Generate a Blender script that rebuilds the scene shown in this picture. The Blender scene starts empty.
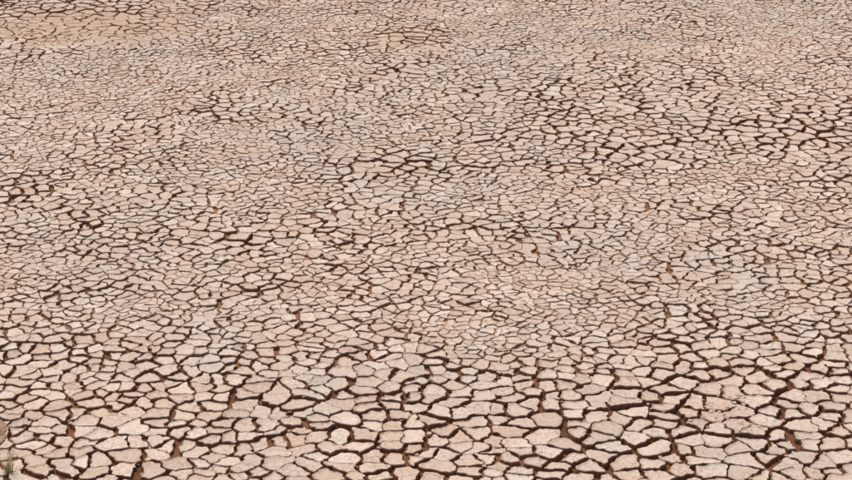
import bpy, math, random
import numpy as np
from mathutils import Vector, noise
from mathutils.geometry import delaunay_2d_cdt
random.seed(11); np.random.seed(11)
scene=bpy.context.scene
scene.view_settings.view_transform='Standard'
scene.view_settings.look='None'
scene.view_settings.exposure=0
N=noise.noise
X0,X1,Y0,Y1=-8.0,8.0,7.0,23.5      # area of modelled mud plates (metres)
AN=1.18                             # plates are longer across the slope than along it

def sst(a,b,t):
    t=(t-a)/(b-a); t=0.0 if t<0 else (1.0 if t>1 else t)
    return t*t*(3-2*t)
BLOBS=[(2.6,15.4,1.7,1.0,.42),(4.0,15.2,1.2,1.3,.38),(.55,16.4,.8,.30,.50),(1.75,16.3,.6,.4,.40),(-.33,14.4,.5,.35,.50),
(-.48,13.5,.5,.3,.45),(-1.9,12.9,1.3,.35,.45),(-3.3,13.7,.9,.4,.42),(2.5,12.6,.45,.5,.55),(.87,13.2,.8,.3,.35),(-1.75,15.9,1.2,.35,.38),
(-4.0,18.95,1.3,.8,.95),(-.18,18.2,.5,.4,.6),(2.6,18.8,2.6,.9,-.3),(-3.3,16.4,1.3,.6,-.35),(.73,12.0,1.1,.4,-.25),(-1.6,18.7,.8,1.0,-.3),
(1.6,14.6,.8,.3,.2),(3.2,11.3,1.2,.35,-.10),(1.4,17.3,1.0,.3,-.1),(-2.9,17.6,.9,.35,-.3)]
def coarse(x,y):
    f=.28+.32*N(Vector((x*.9,y*1.2,3.1)))+.55*N(Vector((x*2.1,y*2.9,9.7)))
    for bx,by,rx,ry,a in BLOBS:
        d=((x-bx)/rx)**2+((y-by)/ry)**2
        if d<6: f+=a*math.exp(-d)
    edge=11.05-.06*x+.5*N(Vector((x*.8,y*.8,1.3)))+.25*N(Vector((x*2.2,y*2.2,1.3)))
    b=1-sst(edge-.5,edge+.6,y)
    g=.86+.36*N(Vector((x*1.5,y*1.5,5.5)))
    f=f*(1-b)+g*b
    return min(1.0,max(0.0,f))
def brown(x,y):
    a=0
    for bx,by,rx,ry,k in ((-3.95,18.75,1.5,.85,.9),(-.18,18.2,.5,.4,.65)):
        d=((x-bx)/rx)**2+((y-by)/ry)**2+.5*N(Vector((x*2,y*2,0)))
        a=max(a,k*(1-sst(.3,1.4,d)))
    return a
def relief(x,y):
    z=.05*N(Vector((x*.35,y*.35,7)))+.018*N(Vector((x*1.3,y*1.3,2)))
    z-=.03*brown(x,y)
    return z

def size(f): return .094+.145*min(1,f)**1.15
G=.1; grid={}; pts=[]
import time; t0=time.time()
NC=260000
cx=np.random.uniform(X0,X1,NC); cy=np.random.uniform(Y0*AN,Y1*AN,NC); rr=np.random.uniform(0,1.0,NC)
GX=np.arange(X0-.5,X1+.6,.08); GY=np.arange(Y0-.5,Y1+.6,.08)
FM=np.array([[coarse(x,y) for x in GX] for y in GY])
def F(x,y):
    i=int((x-GX[0])/.08+.5); j=int((y-GY[0])/.08+.5)
    return FM[min(max(j,0),len(GY)-1), min(max(i,0),len(GX)-1)]
for k in range(NC):
    x=float(cx[k]); y=float(cy[k]); f=F(x,y/AN); lo_=.36+.10*f; r=size(f)*(lo_+(1.06-lo_)*float(rr[k]))
    gi=int(x/G+1000); gj=int(y/G+1000); ok=True
    for a in (-2,-1,0,1,2):
        for b in (-2,-1,0,1,2):
            c=grid.get((gi+a,gj+b))
            if c:
                for (px,py) in c:
                    if (px-x)**2+(py-y)**2<r*r: ok=False;break
            if not ok: break
        if not ok: break
    if ok:
        grid.setdefault((gi,gj),[]).append((x,y)); pts.append((x,y))
print("seeds",len(pts),time.time()-t0)
res=delaunay_2d_cdt([Vector(p) for p in pts],[],[],0,1e-6)
V=[(v.x,v.y) for v in res[0]]; nb=[set() for _ in V]
for a,b in res[1]:
    nb[a].add(b); nb[b].add(a)
cs=[]
for _ in range(9000):
    x=random.uniform(X0,X1); y=random.uniform(Y0*AN,Y1*AN); r=size(F(x,y/AN))*2.6
    if all((x-a)**2+(y-b)**2>r*r for a,b in cs): cs.append((x,y))
C=np.array(cs); VA=np.array(V)
WX=VA[:,0]+.14*np.array([N(Vector((x*3,y*3,4))) for x,y in V]); WY=VA[:,1]+.14*np.array([N(Vector((x*3,y*3,14))) for x,y in V])
cl=np.array([int(np.argmin((C[:,0]-a)**2+(C[:,1]-b)**2)) for a,b in zip(WX,WY)])
def ehash(a,b):
    if a>b:a,b=b,a
    r=math.sin(a*12.9898+b*78.233)*43758.5453
    return r-math.floor(r)
def clip(poly,nx,ny,c):
    out=[];n=len(poly)
    for i in range(n):
        p=poly[i];q=poly[(i+1)%n]
        dp=p[0]*nx+p[1]*ny-c; dq=q[0]*nx+q[1]*ny-c
        if dp<=0: out.append(p)
        if (dp<0<dq) or (dq<0<dp):
            t=dp/(dp-dq); out.append((p[0]+t*(q[0]-p[0]),p[1]+t*(q[1]-p[1])))
    return out
verts=[];faces=[];tint=[];side=[]
def warp(x,y):
    v=Vector((x*6,y*6,1.7)); v2=Vector((x*17,y*17,8.2)); v3=Vector((x*42,y*42,2.2))
    o=Vector((31,0,0))
    return (x+.042*N(v)+.026*N(v2)+.010*N(v3), y+.042*N(v+o)+.026*N(v2+o)+.010*N(v3+o))
cnt=0
for i,(px,py) in enumerate(V):
    if not nb[i]: continue
    f=F(px,py/AN); s=.4
    poly=[(px-s,py-s),(px+s,py-s),(px+s,py+s),(px-s,py+s)]
    for j in nb[i]:
        qx,qy=V[j]; dx=qx-px;dy=qy-py;d=math.hypot(dx,dy)
        if d<1e-6: continue
        h=ehash(i,j)
        # width field must be identical from both sides of a crack
        fe=F((px+qx)/2,(py+qy)/2/AN)
        w=(.0105+.021*fe**1.1)*(.35+.85*h)
        if cl[i]!=cl[j]: w=w*1.2+.011*fe**.8+.003
        elif h<.2: w*=.4
        w*=1-.45*brown((px+qx)/2,(py+qy)/2/AN)
        nx=dx/d;ny=dy/d
        poly=clip(poly,nx,ny,nx*(px+qx)/2+ny*(py+qy)/2-w/2)
        if len(poly)<3: break
    if len(poly)<3: continue
    A=.5*sum(poly[k][0]*poly[(k+1)%len(poly)][1]-poly[(k+1)%len(poly)][0]*poly[k][1] for k in range(len(poly)))
    if A<.0005: continue
    if max(abs(p[0]-px)+abs(p[1]-py) for p in poly)>.55: continue
    vis=(abs(px)<.36*py/AN+1.2) and 8.3<py/AN<21.2
    seg=.020 if vis else .06
    ring=[]
    n=len(poly)
    for k in range(n):
        p=poly[k];q=poly[(k+1)%n];L=math.hypot(q[0]-p[0],q[1]-p[1])
        m=max(1,int(L/seg+.5))
        if L<.004: continue
        for t in range(m):
            u=(t+.5)/m
            if m>1: u=.05+.90*t/(m-1)
            ring.append((p[0]+u*(q[0]-p[0]),p[1]+u*(q[1]-p[1])))
    ring=[warp(x,y) for x,y in ring]
    if vis:
        j=.0036
        ring=[(x+random.uniform(-j,j),y+random.uniform(-j,j)) for x,y in ring]
    ring=[(x,y/AN) for x,y in ring]
    n=len(ring)
    if n<3: continue
    mx=sum(p[0] for p in ring)/n; my=sum(p[1] for p in ring)/n
    z0=relief(mx,my)+random.gauss(0,.0016)
    tx=random.gauss(0,.020);ty=random.gauss(0,.020)
    curl=random.uniform(-.001,.005)*(.6+f)
    R=math.sqrt(A/3.14)
    base=len(verts); tv=random.random()
    br=brown(mx,my)
    stain=random.random()**2*.40
    def put(sc,dz,sd,ex=0.0):
        for (x,y) in ring:
            rx=x-mx;ry=y-my;L=math.hypot(rx,ry)+1e-6
            k=sc+ex/L
            X=mx+rx*k;Y=my+ry*k
            verts.append((X,Y,z0+tx*(X-mx)+ty*(Y-my)+dz)); side.append(sd)
    e=min(.004,R*.07)
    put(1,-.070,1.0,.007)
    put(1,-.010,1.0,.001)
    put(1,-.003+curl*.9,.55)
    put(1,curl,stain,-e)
    put(.72,.0,0)
    verts.append((mx,my,z0-.001));side.append(0)
    for r in range(4):
        a=base+r*n;b=a+n
        for k in range(n):
            k2=(k+1)%n
            faces.append((a+k,a+k2,b+k2,b+k))
    a=base+4*n;c=base+5*n
    for k in range(n): faces.append((a+k,a+(k+1)%n,c))
    tint.extend([(tv,br,f)]*(5*n+1))
    cnt+=1
print("plates",cnt,"verts",len(verts),time.time()-t0)
me=bpy.data.meshes.new("cracked_mud_plates")
me.from_pydata(verts,[],faces)
at=me.color_attributes.new("tint",'FLOAT_COLOR','POINT')
arr=np.ones((len(verts),4),dtype=np.float32); arr[:,:3]=np.array(tint,dtype=np.float32)
at.data.foreach_set("color",arr.ravel())
a2=me.attributes.new("side",'FLOAT','POINT'); a2.data.foreach_set("value",np.array(side,dtype=np.float32))
plates=bpy.data.objects.new("cracked_mud_plates",me); scene.collection.objects.link(plates)

def axis(a,b,st):
    m=list(np.arange(a,b+1e-6,st)); lo=[];hi=[];d=st*2
    x=a
    while x>-2500: x-=d; lo.append(x); d*=1.35
    x=b;d=st*2
    while x<2500: x+=d; hi.append(x); d*=1.35
    return lo[::-1]+m+hi
ax=axis(X0-.2,X1+.2,.05); ay=axis(Y0-.2,Y1+.2,.05)
gv=[];ga=[]
for y in ay:
    for x in ax:
        dd=max(X0+.12-x,x-X1+.12,Y0+.12-y,y-Y1+.12)
        out=sst(0,.15,dd)
        f=F(x,y)
        far=1-sst(20,60,max(abs(x),abs(y)))
        br=brown(x,y)
        dep=(.011+.024*f)*(1-.5*br)+.012*N(Vector((x*5,y*5,0)))
        z=relief(x,y)*far-max(.006,dep)*(1-out)-.004*out
        gv.append((x,y,z)); ga.append((f*(1-.6*br) if out<1 else .4,out,br if out<1 else 0,1))
nx=len(ax);gf=[(j*nx+i,j*nx+i+1,(j+1)*nx+i+1,(j+1)*nx+i) for j in range(len(ay)-1) for i in range(nx-1)]
gm=bpy.data.meshes.new("ground"); gm.from_pydata(gv,[],gf)
at=gm.color_attributes.new("info",'FLOAT_COLOR','POINT'); at.data.foreach_set("color",np.array(ga,dtype=np.float32).ravel())
for p in gm.polygons: p.use_smooth=True
ground=bpy.data.objects.new("ground",gm); scene.collection.objects.link(ground)

def newmat(name):
    m=bpy.data.materials.new(name);m.use_nodes=True;nt=m.node_tree
    b=nt.nodes["Principled BSDF"];b.inputs["Roughness"].default_value=.95
    b.inputs["Specular IOR Level"].default_value=.1
    return m,nt,b
def nz(nt,co,sc,det=3,ro=.55):
    n=nt.nodes.new("ShaderNodeTexNoise");n.inputs["Scale"].default_value=sc;n.inputs["Detail"].default_value=det;n.inputs["Roughness"].default_value=ro
    nt.links.new(co,n.inputs["Vector"]);return n.outputs["Fac"]
def ramp(nt,fac,stops):
    r=nt.nodes.new("ShaderNodeValToRGB");e=r.color_ramp.elements
    while len(e)<len(stops): e.new(.5)
    for k,(p,c) in enumerate(stops):
        e[k].position=p;e[k].color=(*c,1) if not isinstance(c,(int,float)) else (c,c,c,1)
    nt.links.new(fac,r.inputs[0]);return r.outputs[0]
def mix(nt,fac,a,b,mode='MIX'):
    m=nt.nodes.new("ShaderNodeMix");m.data_type='RGBA';m.blend_type=mode
    for s,v in ((m.inputs[0],fac),(m.inputs[6],a),(m.inputs[7],b)):
        if hasattr(v,'links') : nt.links.new(v,s)
        elif isinstance(v,(int,float)): s.default_value=v
        else: s.default_value=(*v,1)
    return m.outputs[2]
def math_(nt,op,a,b):
    m=nt.nodes.new("ShaderNodeMath");m.operation=op;m.use_clamp=True
    for s,v in ((m.inputs[0],a),(m.inputs[1],b)):
        if isinstance(v,(int,float)): s.default_value=v
        else: nt.links.new(v,s)
    return m.outputs[0]
PALE=[(0,(.49,.375,.295)),(.3,(.555,.44,.352)),(.7,(.60,.485,.392)),(1,(.66,.55,.455))]
m,nt,b=newmat("dry_mud")
tc=nt.nodes.new("ShaderNodeTexCoord").outputs["Object"]
at=nt.nodes.new("ShaderNodeAttribute");at.attribute_name="tint"
sp=nt.nodes.new("ShaderNodeSeparateColor");nt.links.new(at.outputs["Color"],sp.inputs[0])
sd=nt.nodes.new("ShaderNodeAttribute");sd.attribute_name="side"
c=ramp(nt,sp.outputs[0],PALE)
big=ramp(nt,nz(nt,tc,.45,4,.6),[(.42,0),(.66,1)])
c=mix(nt,math_(nt,'MULTIPLY',big,.65),c,(.49,.425,.37))
pk=ramp(nt,nz(nt,tc,2.2,4,.6),[(.42,0),(.7,1)])
c=mix(nt,math_(nt,'MULTIPLY',pk,.65),c,(.54,.375,.275))
sm=ramp(nt,nz(nt,tc,38,4,.7),[(.35,.80),(.62,1.06)])
c=mix(nt,1.0,c,sm,'MULTIPLY')
c=mix(nt,math_(nt,'MULTIPLY',sp.outputs[1],.65),c,(.43,.285,.185))
vo=nt.nodes.new("ShaderNodeTexVoronoi");vo.feature='DISTANCE_TO_EDGE';vo.inputs["Scale"].default_value=17
wv=nt.nodes.new("ShaderNodeVectorMath");wv.operation='MULTIPLY_ADD'
nn=nt.nodes.new("ShaderNodeTexNoise");nn.inputs["Scale"].default_value=14;nn.inputs["Detail"].default_value=2
nt.links.new(tc,nn.inputs["Vector"]);nt.links.new(nn.outputs["Color"],wv.inputs[0]);wv.inputs[1].default_value=(.05,.05,.05)
nt.links.new(tc,wv.inputs[2]);nt.links.new(wv.outputs[0],vo.inputs["Vector"])
hair=ramp(nt,vo.outputs["Distance"],[(.0,0),(.05,1)])
hm=ramp(nt,nz(nt,tc,5,2),[(.46,1),(.56,0)])
hair2=math_(nt,'MAXIMUM',hair,hm)
c=mix(nt,hair2,mix(nt,.7,c,(.24,.14,.08)),c)
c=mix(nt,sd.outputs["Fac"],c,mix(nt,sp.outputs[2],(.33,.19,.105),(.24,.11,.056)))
nt.links.new(c,b.inputs["Base Color"])
bp=nt.nodes.new("ShaderNodeBump");bp.inputs["Strength"].default_value=.5;bp.inputs["Distance"].default_value=.006
nt.links.new(nz(nt,tc,60,3,.7),bp.inputs["Height"]);nt.links.new(bp.outputs[0],b.inputs["Normal"])
me.materials.append(m)
m,nt,b=newmat("moist_mud_floor")
tc=nt.nodes.new("ShaderNodeTexCoord").outputs["Object"]
at=nt.nodes.new("ShaderNodeAttribute");at.attribute_name="info"
sp=nt.nodes.new("ShaderNodeSeparateColor");nt.links.new(at.outputs["Color"],sp.inputs[0])
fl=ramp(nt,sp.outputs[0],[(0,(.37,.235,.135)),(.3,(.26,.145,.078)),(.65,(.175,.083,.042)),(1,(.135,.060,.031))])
fl=mix(nt,1.0,fl,ramp(nt,nz(nt,tc,3,4,.7),[(.3,.6),(.7,1.45)]),'MULTIPLY')
vo=nt.nodes.new("ShaderNodeTexVoronoi");vo.feature='DISTANCE_TO_EDGE';vo.inputs["Scale"].default_value=6.5
nt.links.new(tc,vo.inputs["Vector"])
cr=ramp(nt,vo.outputs["Distance"],[(.05,0),(.11,1)])
pale=mix(nt,1.0,ramp(nt,nz(nt,tc,3,4),PALE),ramp(nt,nz(nt,tc,38,4),[(.3,.8),(.65,1.05)]),'MULTIPLY')
outc=mix(nt,cr,(.17,.095,.06),pale)
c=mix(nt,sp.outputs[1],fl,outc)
nt.links.new(c,b.inputs["Base Color"])
bp=nt.nodes.new("ShaderNodeBump");bp.inputs["Strength"].default_value=.8;bp.inputs["Distance"].default_value=.01
nt.links.new(nz(nt,tc,45,3,.7),bp.inputs["Height"]);nt.links.new(bp.outputs[0],b.inputs["Normal"])
gm.materials.append(m)

cv=[];cf=[];ct=[];csd=[]
def crumb(x,y,z,r,dk=0):
    b0=len(cv);k=random.choice((4,5,6));ph=random.random()*6
    for a in range(k):
        q=r*random.uniform(.7,1.3);cv.append((x+q*math.cos(ph+a*6.283/k),y+q*math.sin(ph+a*6.283/k),z-.003))
    for a in range(k):
        q=r*random.uniform(.6,1.0);cv.append((x+q*math.cos(ph+a*6.283/k),y+q*math.sin(ph+a*6.283/k),z+r*random.uniform(.1,.3)))
    for a in range(k):
        cf.append((b0+a,b0+(a+1)%k,b0+k+(a+1)%k,b0+k+a))
    cf.append(tuple(b0+k+a for a in range(k)))
    ct.extend([(random.random(),brown(x,y)*.6,0,1)]*(2*k)); csd.extend([dk]*(2*k))
for _ in range(16000):
    x=random.uniform(-6,6);y=random.uniform(8.5,21)
    if abs(x)>.36*y+.6: continue
    f=F(x,y)
    if random.random()<f*1.05: continue
    crumb(x,y,relief(x,y)-.005-random.random()*.012,random.uniform(.006,.022),random.random()*.6)
for _ in range(1300):      # clods fallen into the wide cracks
    x=random.uniform(-4.5,4.5);y=random.uniform(8.8,17)
    crumb(x,y,relief(x,y)-.012-random.random()*.01,random.uniform(.008,.02),random.uniform(.2,.9))
for _ in range(60):
    x=random.gauss(2.1,.16);y=random.gauss(10.15,.13)
    crumb(x,y,relief(x,y)+.001,random.uniform(.008,.022))
cm=bpy.data.meshes.new("mud_crumbs");cm.from_pydata(cv,[],cf)
at=cm.color_attributes.new("tint",'FLOAT_COLOR','POINT');at.data.foreach_set("color",np.array(ct,dtype=np.float32).ravel())
a2=cm.attributes.new("side",'FLOAT','POINT'); a2.data.foreach_set("value",np.array(csd,dtype=np.float32))
cm.materials.append(bpy.data.materials["dry_mud"])
scene.collection.objects.link(bpy.data.objects.new("mud_crumbs",cm))

def simplemat(name,stops,sc):
    m,nt,b=newmat(name);tc=nt.nodes.new("ShaderNodeTexCoord").outputs["Object"]
    nt.links.new(ramp(nt,nz(nt,tc,sc,5,.7),stops),b.inputs["Base Color"])
    bp=nt.nodes.new("ShaderNodeBump");bp.inputs["Strength"].default_value=.7;bp.inputs["Distance"].default_value=.01
    nt.links.new(nz(nt,tc,50,6,.7),bp.inputs["Height"]);nt.links.new(bp.outputs[0],b.inputs["Normal"]);return m
import bmesh
bm=bmesh.new();bmesh.ops.create_icosphere(bm,subdivisions=5,radius=1)
for v in bm.verts:
    k=1+.35*N(v.co*2)+.22*N(v.co*6)+.10*N(v.co*18)
    v.co=Vector((v.co.x*.13*k,v.co.y*.26*k,v.co.z*.018*k))
mm=bpy.data.meshes.new("soil_mound");bm.to_mesh(mm);bm.free()
mm.materials.append(simplemat("red_soil",[(.3,(.18,.10,.06)),(.7,(.40,.27,.19))],14))
o=bpy.data.objects.new("soil_mound",mm);o.location=(-2.95,9.75,relief(-2.95,9.75)+.001);scene.collection.objects.link(o)
gvv=[];gff=[]
for _ in range(44):
    a=random.random()*6.283;r=random.random()*.03;x=-2.69+r*math.cos(a);y=9.34+r*math.sin(a);z=relief(x,y)-.01
    L=random.uniform(.09,.23);le=random.uniform(.1,.6);w=.004;da=a+random.gauss(0,.5);b0=len(gvv)
    for s in range(5):
        t=s/4;px=x+math.cos(da)*le*L*t*t;py=y+math.sin(da)*le*L*t*t;pz=z+L*t*(1-.25*le*t);ww=w*(1-t*.9)
        gvv+= [(px-math.sin(da+.7)*ww,py+math.cos(da+.7)*ww,pz),(px+math.sin(da+.7)*ww,py-math.cos(da+.7)*ww,pz)]
    for s in range(4): gff.append((b0+2*s,b0+2*s+1,b0+2*s+3,b0+2*s+2))
gr=bpy.data.meshes.new("grass_tuft");gr.from_pydata(gvv,[],gff)
gr.materials.append(simplemat("dry_grass",[(.3,(.50,.43,.17)),(.7,(.70,.60,.32))],20))
scene.collection.objects.link(bpy.data.objects.new("grass_tuft",gr))

el=math.radians(64);az=math.radians(-40)
w=bpy.data.worlds.new("World");scene.world=w;w.use_nodes=True
sk=w.node_tree.nodes.new("ShaderNodeTexSky");sk.sky_type='NISHITA';sk.sun_disc=False;sk.sun_elevation=el;sk.sun_rotation=az
sk.dust_density=4;sk.ozone_density=.5
bg=w.node_tree.nodes["Background"];bg.inputs[1].default_value=.125
w.node_tree.links.new(sk.outputs[0],bg.inputs[0])
ld=bpy.data.lights.new("sun",'SUN');ld.energy=2.9;ld.angle=math.radians(20);ld.color=(1,.94,.86)
lo=bpy.data.objects.new("sun",ld);scene.collection.objects.link(lo)
d=Vector((math.sin(az)*math.cos(el),math.cos(az)*math.cos(el),math.sin(el)))
lo.rotation_euler=d.to_track_quat('Z','Y').to_euler();lo.location=d*30
cd=bpy.data.cameras.new("camera");cam=bpy.data.objects.new("camera",cd);scene.collection.objects.link(cam)
cam.location=(0,0,6);cam.rotation_euler=(math.radians(65),0,0)
cd.sensor_width=36;cd.angle=math.radians(28);cd.clip_end=5000
scene.camera=cam
print("done",time.time()-t0)
